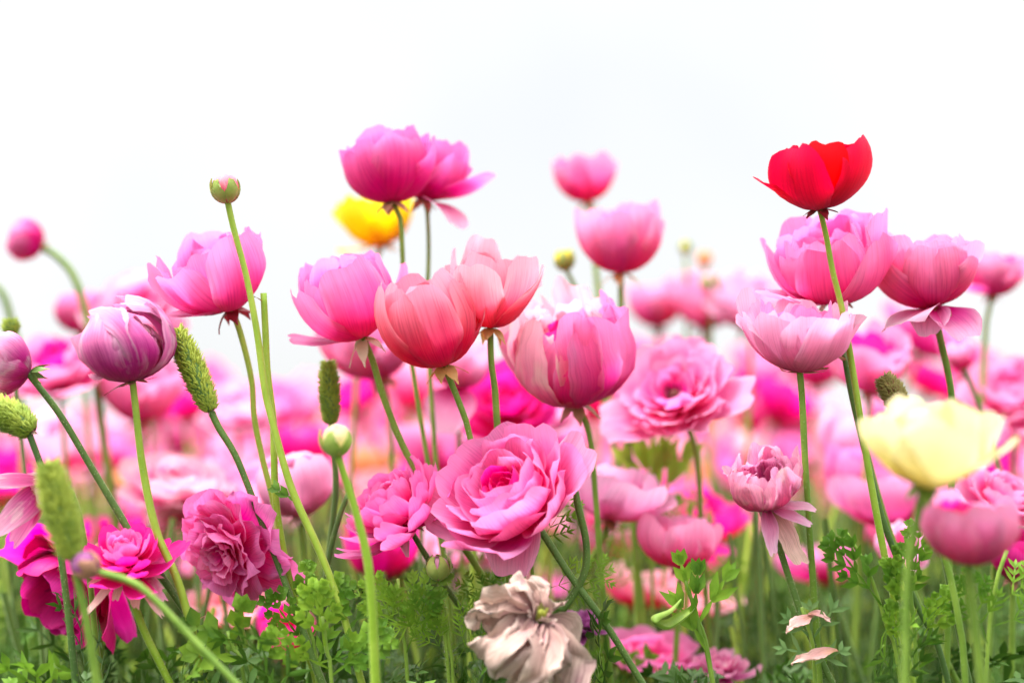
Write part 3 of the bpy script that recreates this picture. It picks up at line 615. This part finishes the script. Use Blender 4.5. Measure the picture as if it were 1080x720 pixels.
flower('low hot pink ranunculus blurred under the domed magenta flower', 'tulip', 402, 608, 1.28, 82, (.1, 1, .3), 'hot', [(403, 640)], fuzz=0, seed=95)
flower('magenta ranunculus blurred low behind lime leaves at the bottom edge', 'tulip', 300, 690, 1.2, 66, (.1, 1, .3), 'hot', [(300, 720)], fuzz=0, seed=96)
flower('dusty low ranunculus fading under the curled green leaf', 'pompon', 762, 712, 1.15, 50, (-.1, 1, .4), 'dusty', [(762, 730)], N=26, fuzz=0, seed=97, crump=.05)
rng.seed(500)

# buds
bud('plump green and pink bud on the tallest thin stem', 240, 215, 1.0, 30, (-.1, 1, .1), [(246, 240), (260, 293), (271, 351), (279, 410), (286, 440), (307, 514), (338, 584), (360, 642), (380, 715)], tip='peach', stem_mat='lime', open_=.45, mark='the tall green bud', sr=.0031)
bud('pale cream green bud blurred close to the lens', 355, 482, .90, 33, (.0, 1, .1), [(362, 500), (378, 550), (390, 610), (396, 720)], tip='cream', stem_mat='lime', open_=.5, fuzz=0, mark='the cream green bud', sr=.0036, green='bud')
bud('small pointed green bud under the domed magenta flower', 463, 612, 1.0, 25, (-.05, 1, .1), [(467, 640), (474, 720)], open_=-.4, horn=True, sr=.0019, stem_mat='stem', mark='the pointed green bud')
bud('round yellow green bud blurred beside the pale coral flower', 597, 286, 1.3, 22, (-.15, 1, 0), [(602, 298), (613, 318), (622, 360)], tip='yellow', open_=.1, fuzz=0, sr=.003)
bud('tiny green bud on thin stalk, first of the blurred pair', 723, 268, 1.7, 13, (0, 1, 0), [(724, 290), (724, 340), (726, 420)], tip='yellow', open_=-.2, fuzz=0, sr=.0028, horn=True)
bud('tiny ochre bud on thin stalk, second of the blurred pair', 743, 281, 1.7, 16, (0, 1, 0), [(745, 300), (746, 350), (748, 420)], tip='orange', open_=.1, fuzz=0, sr=.003, horn=True, green='sepalor')
bud('blurred green bud just under the pair of tiny buds', 749, 308, 1.6, 20, (0, 1, 0), [(750, 330), (750, 400)], tip='pale', open_=.3, fuzz=0, sr=.002)
bud('nodding purplish bud on a bowed stem close to the lens', 104, 604, .86, 30, (-.85, .55, .1), [(118, 608), (140, 614), (165, 634), (205, 676), (250, 722)], tip='plum', open_=.9, fuzz=0, sr=.0029, stem_mat='stem', green='sepal')

# green seed heads
seed_head('upright lime green seed head leaning beside the cupped pink flower', (222, 432), (186, 348), 1.0, 29, [(230, 450), (249, 482), (272, 540), (299, 610), (332, 700)], mark='the leaning lime seed head', fuzz=1200, sr=.0032)
seed_head('lime seed head lying sideways at the picture edge', (33, 455), (-12, 428), .97, 34, [(40, 470), (52, 520), (66, 600), (80, 720)], bend=5, sr=.003)
seed_head('blurred lime seed head close to the lens by limp dusty flower', (77, 588), (50, 490), .86, 33, [(82, 605), (92, 660), (102, 720)], fuzz=0, scales=1100, sr=.0034, spike=1.3, mark='the blurred lime seed head', stem_mat='stem')
seed_head('slim lime seed head rising above the cream green bud', (349, 446), (346, 382), 1.08, 23, [(352, 470), (354, 520), (345, 600), (340, 680)], fuzz=0, sr=.003)
seed_head('brown old seed head beside the cream flower', (953, 433), (932, 398), 1.0, 28, [(962, 450), (974, 490), (990, 560), (1010, 660)], mat='seedold', scales=700, spike=.8, fuzz=0, sr=.0024)
seed_head('small lime seed head peeping over the faded purplish flower', (12, 352), (11, 337), 1.12, 20, [(14, 380), (20, 440)], fuzz=0, scales=160, sr=.002)

# bare stems
def bare(label, pts, D, r, mat, fuzz=1000, tip=False):
    W_ = [at(q[0], q[1], q[2] if len(q) > 2 else D) for q in pts]
    d = (W_[-1] - W_[-2]).normalized(); d = (d + Vector((0, 0, -1.0))).normalized()
    W_.append(W_[-1] + d * (W_[-1].z / -d.z)); W_[-1].z = -.004
    root = thing('bare_stem', Vector((W_[-1].x, W_[-1].y, 0)), label, 'stem')
    n = 60; C = spline([p - root.location for p in W_], n); T, Nn, B = frames(C); mb = MB()
    r *= .8; rad = np.linspace(r, r * 1.15, n)
    if tip: rad[:5] = r * np.linspace(.15, 1, 5)
    add_tube(mb, C, rad, 10); mb.build('stalk', M[mat], root)
    if fuzz: make_fuzz(root, C, T, Nn, B, r, fuzz)
    g = petal(r * 5, r * 2.6, 30, 70, U(0, 360), wrap=.5, nu=5, nv=6, tipw=.2)
    put(root, 'sepal', g, M['sepal'], rot_to(-T[0]), Vector(C[1]))
    return root
def make_fuzz(parent, C, T, Nn, B, r, count):
    V = []; F = []
    for i in range(count):
        k = rng.randrange(0, int(len(C) * .85)); c = C[k] + (C[k + 1] - C[k]) * rng.random()
        a = U(0, 6.283); d = math.cos(a) * Nn[k] + math.sin(a) * B[k]; tg = -math.sin(a) * Nn[k] + math.cos(a) * B[k]; b_ = len(V)
        V += [c + d * r * .9 + tg * .0002, c + d * r * .9 - tg * .0002, c + d * (r + U(.0009, .0024)) - T[k] * U(-.0004, .001)]; F.append([b_, b_ + 1, b_ + 2])
    m2 = MB(); m2.add(V, F); z = m2.build('fuzz', M['fuzz'], parent); z['kind'] = 'stuff'
bare('lime stem without a flower, snapped off behind the tall bud', [(278, 309), (280, 350), (282, 391), (288, 440), (289, 480), (292, 537), (308, 620), (338, 720)], 1.01, .0028, 'lime')
bare('dark green bent stem with pointed tip beside the swirled flower', [(604, 488), (609, 530), (618, 570), (616, 605), (596, 640), (572, 680)], 1.0, .0031, 'dark', tip=True)
bare('pale stalk bent over under the open sky at the edge', [(-8, 300), (4, 312), (14, 350), (20, 400)], 1.5, .0045, 'stem', 0)
bare('dark stem rising between the two pale stems under blush flower', [(548, 565), (550, 590), (552, 640)], 1.04, .0028, 'dark', 150)
bare('thin green stem crossing behind the cream green bud', [(368, 520), (358, 545), (345, 600), (338, 690)], 1.05, .0024, 'dark', 150)
bare('lime stem cut short beside the shaggy magenta flower', [(206, 652), (208, 680), (212, 715)], 1.0, .0026, 'lime', 100)
bare('straight stem parallel to the red flower stem', [(890, 372), (899, 420), (918, 500), (935, 560), (968, 640), (1000, 720)], 1.02, .0027, 'dark', 200)
bare('slanting green stem under the round rose flower', [(985, 560), (1000, 600), (1012, 660), (1018, 720)], .95, .0026, 'stem', 100)

# leafy sprigs in focus
def lv(*a): return a
sprig('feathery light green leaf beside the stem under cream flower', [(893, 562), (915, 600), (935, 660), (950, 720)], .99, [(935, 645, 128, 100, .2), (940, 660, 80, 85, .1), (948, 690, 100, 60, .3)], w=.016, pairs=3, spread=32)
sprig('upright feathery leaf between the two long right stems', [(955, 560), (960, 620), (968, 720)], .985, [(960, 625, 82, 76, .1), (963, 650, 115, 66, .2), (966, 680, 60, 70, .2)], w=.016, pairs=3, spread=30)
sprig('broad lobed green leaf below the shaggy magenta flower', [(240, 665), (248, 690), (258, 720)], .98, [(244, 678, 150, 62, .2), (244, 676, 70, 56, .2), (250, 695, 165, 64, .3)], w=.036, level=1, pairs=2)
sprig('bright parsley like leaves between the thin left stems', [(320, 620), (326, 660), (335, 720)], 1.0, [(328, 672, 60, 72, .1), (330, 690, 125, 80, .2), (333, 700, 20, 70, .3), (326, 650, 95, 58, .2)], w=.018, pairs=3, spread=36)
sprig('dense parsley like leaves at the foot of the lime stem', [(340, 650), (345, 690), (350, 722)], .97, [(345, 690, 100, 80, .2), (348, 705, 150, 78, .3), (350, 712, 40, 80, .3)], w=.02, pairs=3, spread=36)
sprig('dark toothed leaf under the domed magenta flower', [(420, 610), (424, 660), (430, 722)], 1.0, [(424, 650, 50, 70, .1), (426, 670, 120, 70, .2), (428, 690, 70, 75, .3)], w=.010)
sprig('fine dill like leaf around the pointed green bud', [(470, 640), (474, 680), (478, 722)], 1.0, [(472, 668, 155, 95, .15), (474, 684, 30, 85, .15), (475, 700, 120, 70, .2), (476, 706, 60, 90, .2)], w=.0045, pairs=5)
sprig('fine feathery leaf behind the withered brown flower', [(560, 560), (562, 610), (566, 700)], 1.02, [(560, 590, 60, 80, .1), (562, 600, 120, 70, .1), (564, 625, 20, 80, .2), (563, 640, 160, 80, .1), (562, 575, 85, 60, .1)], w=.0055)
sprig('light green leaf forking above the curled leaf stem', [(722, 610), (735, 650), (752, 720)], 1.0, [(728, 630, 105, 55, .1), (738, 655, 62, 78, .2), (745, 685, 120, 80, .2), (732, 645, 85, 60, .1)], w=.024, level=1, pairs=2, spread=26)
sprig('tall pale green leaf standing between blush and layered flowers', [(690, 470), (690, 520), (688, 640)], 1.25, [(690, 525, 76, 100, .1), (690, 525, 104, 95, .1), (689, 545, 90, 125, .1), (690, 535, 60, 90, .1), (690, 535, 122, 80, .1)], w=.036, level=1, pairs=2, spread=14, mat='lime')
sprig('feathery leaf low beside the round rose flower stem', [(1062, 580), (1050, 620), (1040, 720)], .96, [(1048, 640, 40, 70, .2), (1046, 660, 20, 70, .2), (1042, 680, 110, 80, .2)], w=.008)
sprig('green leaf tuft behind the ragged dusty flower stem', [(700, 560), (700, 620), (702, 700)], 1.3, [(700, 610, 70, 90, .1), (700, 640, 120, 100, .1), (701, 660, 40, 100, .2)], w=.009)

# a sprig with curled leaf, and dried petals caught on a leafy stem
def curled():
    pts = [at(732, 640, 1.), at(738, 668, 1.), at(752, 722, 1.)]
    end = pts[-1] + Vector((.03, 0, -pts[-1].z - .004)); root = thing('curled_leaf', Vector((end.x, end.y, 0)), 'pale green leaf curled into a hook beside forking leaf', 'leaf')
    make_stem(root, pts + [end], .0024, 'stem', 100)
    C = spline([q - root.location for q in (pts[0], at(722, 650, .99), at(702, 662, .985), at(687, 655, .98), at(690, 648, .98), at(706, 642, .985), at(718, 631, .99))], 44)
    T, Nn, B = frames(C); w = np.interp(np.linspace(0, 1, 44), [0, .25, .6, 1], [.0016, .0036, .0044, .0008]); k = np.linspace(-1, 1, 7)
    V = C[:, None, :] + (w[:, None] * np.sin(k * 1.9)[None, :])[:, :, None] * Nn[:, None, :] + (w[:, None] * (1 - np.cos(k * 1.9))[None, :] * .8)[:, :, None] * B[:, None, :]
    mb = MB(); mb.add(V.reshape(-1, 3), gridf(7, 44)); mb.build('leaf', M['bud'], root)
curled()
def dried():
    pts = [at(846, 640, .99), at(856, 676, .99), at(860, 722, .99)]
    end = pts[-1] + Vector((.01, 0, -pts[-1].z - .004)); root = thing('leafy_sprig', Vector((end.x, end.y, 0)), 'grey green leaves with dried pinkish petals under ragged flower', 'leaf sprig')
    make_stem(root, pts + [end], .002, 'stem', 0)
    for (x, y, a, l, tw) in ((856, 672, 140, 48, .3), (858, 672, 60, 52, .3), (858, 690, 165, 48, .3), (856, 668, 95, 40, .2), (858, 700, 30, 46, .3)):
        v = RIGHT * math.cos(math.radians(a)) + UP * math.sin(math.radians(a)) - FWD * tw
        leaf_obj(root, at(x, y, .99), v, UP * .3 - FWD, l * .99 / FPX, 'leafgrey', w=.012, pairs=2, level=1)
    for (x, y, a, l, wd, tw) in ((858, 650, 205, 42, 15, .5), (884, 686, 186, 58, 17, .4), (852, 648, 20, 24, 14, .4)):
        v = RIGHT * math.cos(math.radians(a)) + UP * math.sin(math.radians(a)) - FWD * tw
        R3 = rot_to(UP * .9 - FWD * .3); loc = R3.T @ np.array(v)
        g = petal(l / FPX, wd / FPX, 80, 110, math.degrees(math.atan2(loc[1], loc[0])), wrap=1.2, ruf=.2, crump=.10, tipw=.35, nu=13, nv=17)
        put(root, 'dried_petal', g, P['straw'], R3, at(x, y, .985) - root.location)
M['leafgrey'] = green_mat('grey green leaf', (0.09, 0.20, 0.05), (0.18, 0.31, 0.10), 0.35, 40, 0.2)
dried()

# ------------------------------------------------------------------ the field behind: every flower its own object
LEAFY = False
rng.seed(77)
PROTO = {}
def proto(kind, style, lean, **kw):
    root = thing('ranunculus', Vector((0, 0, 0)), 'x', 'flower')
    H = .36; R = .04; top = Vector((lean[0] * .5, lean[1] * .5, H)); ax = Vector((lean[0], lean[1], 1)).normalized()
    ax = Vector((lean[0] * kw.pop('nod', 1.0), lean[1], 1)).normalized()
    mb = MB(); R3 = rot_to(ax, U(0, 6))
    for g, t in bloom_petals(style, R, res=(7, 8), **kw): mb.add(g[0] @ R3.T, g[1], g[2])
    b = mb.build('blossom', P['pink'], root, loc=top)
    mb = MB()
    for i in range(5):
        g = petal(R * .42, R * .22, 105, 145, i * 72, wrap=.5, nu=3, nv=4, tipw=.2); mb.add(g[0] @ R3.T, g[1], g[2])
    mb.build('calyx', M['sepal'], root, loc=top)
    C = spline([top + ax * .002, top - ax * .02, Vector((lean[0] * .28, lean[1] * .28, H * .55)), Vector((0, 0, -.004))], 16)
    mb = MB(); add_tube(mb, C, np.linspace(.0024, .003, 16), 7); mb.build('stem', M['stem'], root)
    return root
PR = [('round', proto('g', 'globe', (.05, .1), N=12)), ('cupped', proto('t', 'tulip', (-.2, .1), N=11)), ('open', proto('c', 'cup', (.25, -.25), N=13)),
      ('layered', proto('p', 'peony', (-.25, -.45), N=18)), ('many petalled', proto('r', 'rose', (.1, -.7), N=24)), ('cupped', proto('t', 'tulip', (.2, 0), N=10, flare=25)),
      ('open', proto('c', 'cup', (-.3, .2), N=12, a1=(-20, 30))), ('layered', proto('p', 'peony', (.35, -.3), N=17))]
CW = [('rose pink', 'rose', 5), ('pink', 'pink', 5), ('pale pink', 'pale', 4), ('hot pink', 'hot', 3), ('magenta', 'magenta', 2), ('peach orange', 'orange', .7), ('blush', 'blush', .7), ('coral', 'peach', .7)]
def project(p):
    q = p - cam.location; d = q.dot(FWD); return 540 + FPX * q.dot(RIGHT) / d, 360 - FPX * q.dot(UP) / d, d
placed = []; used = {}; first = set()
tries = 0
while len(placed) < 236 and tries < 20000:
    tries += 1
    D = math.sqrt(U(1.28 ** 2, 3.4 ** 2)); x = U(-.40, .40) * D
    if any((x - a) ** 2 + (D - b) ** 2 < .075 ** 2 for a, b in placed): continue
    h = min(max(rng.gauss(.335, .075), .15), .47)
    if D > 1.7 and (x * 1500 / D + 540 < 260 or 560 < x * 1500 / D + 540 < 830) and rng.random() < .3: h = min(h + .07, .5)
    sx, sy, dd = project(Vector((x, D, h + .02)))
    if sy < 318: continue
    if sx > 640 and sy > 480 and D < 2.6 and rng.random() < .3: continue      # greener side of the bed
    if D < 1.5 and (h > .33 or (sx > 640 and rng.random() < .5)): continue
    if D < 1.8 and h > .36: continue
    if (sx < 150 or 930 < sx < 1045) and h > .36 and rng.random() < .65: continue
    placed.append((x, D))
    i = rng.randrange(len(PR)); form, pr = PR[i]
    c = rng.choices(CW, [w for _, _, w in CW])[0]; st = rng.choice(['stem', 'stem', 'dark', 'lime'])
    if i in first: root = pr.copy(); COL.objects.link(root); kids = [k.copy() for k in pr.children]
    else: first.add(i); root = pr; kids = list(pr.children)
    for k in kids:
        if k.name not in COL.objects: COL.objects.link(k)
        k.parent = root
        sl = k.material_slots[0]; sl.link = 'OBJECT'
        sl.material = P[c[1]] if k.name.startswith('blossom') else M['sepal'] if k.name.startswith('calyx') else M[st]
    s = h / .36; root.location = (x, D, 0); root.rotation_euler = (U(-.06, .06), U(-.06, .06), U(-.7, .7)); b = U(.95, 1.32)
    root.scale = (b, b, s)
    if D < 2.5 and HERO:
        hx, hy, mk = min(HERO, key=lambda q: math.hypot(q[0] - sx, q[1] - sy))
        rel = 'above' if sy < hy - 45 else 'below' if sy > hy + 45 else 'beside'
        lab = f'blurred {c[0]} {form} flower behind and {rel} {mk}'
        root['group'] = f'blurred {c[0]} flowers near {mk}'
    else:
        band = 'in the middle rows of the field' if D < 2.95 else 'in the far rows of the field'
        lab = f'small blurred {c[0]} {form} flower {band}'
        root['group'] = f'{c[0]} {form} flowers {band}'
    if D < 2.5: root['group'] = lab.replace('flower behind', 'flowers behind')
    root['label'] = lab; root['category'] = 'flower'

# ------------------------------------------------------------------ the rest of the field, uncountable: one object
nr = np.random.default_rng(5)
lib = []
for k in range(8):
    mbv = []; mbf = []; mbu = []; n = 0
    for g, t in bloom_petals(['globe', 'tulip', 'cup', 'peony'][k % 4], .04, res=(4, 5), N=7):
        mbv.append(g[0] + np.array([0, 0, .36])); mbf.append(g[1] + n); mbu.append(g[2]); n += len(g[0])
    lib.append((np.concatenate(mbv), np.concatenate(mbf), np.concatenate(mbu)))
C = spline([Vector((0, 0, .362)), Vector((.004, 0, .2)), Vector((0, 0, -.004))], 4); sv, sf, su, _ = tube(C, .0028, 4, cap=False)
def tiles(count, d0, d1, half, pick, hgt):
    mb = MB(); D = np.sqrt(nr.uniform(d0 ** 2, d1 ** 2, count)); X = nr.uniform(-half, half, count) * D
    for x, y in zip(X, D):
        V, F, u, mi = pick(); a = nr.uniform(0, 6.28); ca, sa = math.cos(a), math.sin(a); s = nr.uniform(.85, 1.2); h = hgt()
        Q = V * np.array([s, s, h]); mb.add(np.stack([Q[:, 0] * ca - Q[:, 1] * sa + x, Q[:, 0] * sa + Q[:, 1] * ca + y, Q[:, 2]], 1), F, u, mi)
        if mi < 6: mb.add(np.stack([sv[:, 0] + x, sv[:, 1] + y, sv[:, 2] * h], 1), sf, su, 6)
    return mb
def pickf():
    V, F, u = lib[nr.integers(8)]; return V, F, u, int(nr.choice(6, p=[.28, .26, .2, .14, .06, .06]))
mb = tiles(6000, 3.4, 13, .5, pickf, lambda: float(np.clip(nr.normal(.88, .2), .45, 1.2)))
for far in (tiles(1800, 13, 60, .5, pickf, lambda: float(np.clip(nr.normal(.97, .17), .5, 1.3))),):
    n0 = mb.n; mb.v += far.v; mb.uv += far.uv; mb.f += [f + n0 for f in far.f]; mb.mi += far.mi; mb.n += far.n
o = mb.build('flower_field', [P['rose'], P['pink'], P['pale'], P['hot'], P['orange'], P['blush'], M['stem']])
o['kind'] = 'stuff'; o['label'] = 'mass of pink flowers fading to the horizon'

# ------------------------------------------------------------------ undergrowth
LV = []
for k in range(10):
    a = ([], [])
    frond(a, np.zeros(3), np.array([0, 0, 1.0]), np.array([0, -1.0, 0]), 1.0, 2, [.032, .045, .026, .05, .038][k % 5], 3, 46, .9)
    V = np.concatenate(a[0]); m = len(a[0]); off = np.arange(m)[:, None, None] * 7
    q = (np.array([[0, 1, 4, 3], [1, 2, 5, 4]])[None] + off).reshape(-1, 4); t = (np.array([[3, 4, 6], [4, 5, 6]])[None] + off).reshape(-1, 3)
    LV.append((V, q, t))
mb = MB()
def leafmass(count, d0, d1, h0, h1, half=.46):
    for i in range(count):
        D = math.sqrt(U(d0 * d0, d1 * d1)); x = U(-half, half) * D
        V, q, t = LV[rng.randrange(10)]
        ln = U(.07, .14); z = U(h0, h1) * rng.random() ** .5
        e = Matrix.Rotation(U(0, 6.283), 3, 'Z') @ Matrix.Rotation(U(-.9, .9), 3, 'X')
        Q = (V * ln) @ np.array(e).T + np.array([x, D, z]); n0 = mb.n
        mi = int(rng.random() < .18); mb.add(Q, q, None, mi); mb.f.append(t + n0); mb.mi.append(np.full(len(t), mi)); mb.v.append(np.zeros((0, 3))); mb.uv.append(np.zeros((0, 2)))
leafmass(260, .94, 1.15, .08, .175)
leafmass(650, .95, 1.5, 0, .16)
leafmass(2200, 1.4, 3, .0, .15)
leafmass(500, 3, 5, .0, .12)
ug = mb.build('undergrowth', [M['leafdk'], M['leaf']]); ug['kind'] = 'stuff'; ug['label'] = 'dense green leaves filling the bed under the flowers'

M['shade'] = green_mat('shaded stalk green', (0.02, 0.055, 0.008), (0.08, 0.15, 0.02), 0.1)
# thin upright stalks among the leaves
mb = MB()
for i in range(1000):
    D = math.sqrt(U(1.18 ** 2, 2.2 ** 2)); x = U(-.42, .42) * D; h = U(.12, .34)
    C = spline([Vector((x + U(-.03, .03), D + U(-.03, .03), h)), Vector((x + U(-.01, .01), D, h * .5)), Vector((x, D, -.004))], 8)
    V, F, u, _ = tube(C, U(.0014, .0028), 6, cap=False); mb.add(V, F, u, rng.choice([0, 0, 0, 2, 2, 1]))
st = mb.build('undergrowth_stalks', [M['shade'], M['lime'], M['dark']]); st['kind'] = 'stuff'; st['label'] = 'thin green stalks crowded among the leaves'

# ------------------------------------------------------------------ ground
m, t, N, L = nodes_of('soil and low growth')
ge = N('ShaderNodeNewGeometry'); n1 = N('ShaderNodeTexNoise'); n1.inputs['Scale'].default_value = 9; n1.inputs['Detail'].default_value = 6
L(ge.outputs['Position'], n1.inputs['Vector'])
r = ramp(N, [(.38, (.02, .015, .010)), (.52, (.02, .035, .010)), (.66, (.035, .075, .014))]); L(n1.outputs['Fac'], r.inputs[0])
b = N('ShaderNodeBsdfPrincipled'); L(r.outputs[0], b.inputs['Base Color']); b.inputs['Roughness'].default_value = .9
bp = N('ShaderNodeBump'); bp.inputs['Strength'].default_value = .6; bp.inputs['Distance'].default_value = .02; L(n1.outputs['Fac'], bp.inputs['Height']); L(bp.outputs[0], b.inputs['Normal'])
o_ = N('ShaderNodeOutputMaterial'); L(b.outputs[0], o_.inputs[0])
mb = MB(); mb.add([(-900, -60, 0), (900, -60, 0), (900, 1500, 0), (-900, 1500, 0)], [[0, 1, 2, 3]])
g = mb.build('ground', m); g['kind'] = 'structure'; g['label'] = 'dark soil of the flower field'
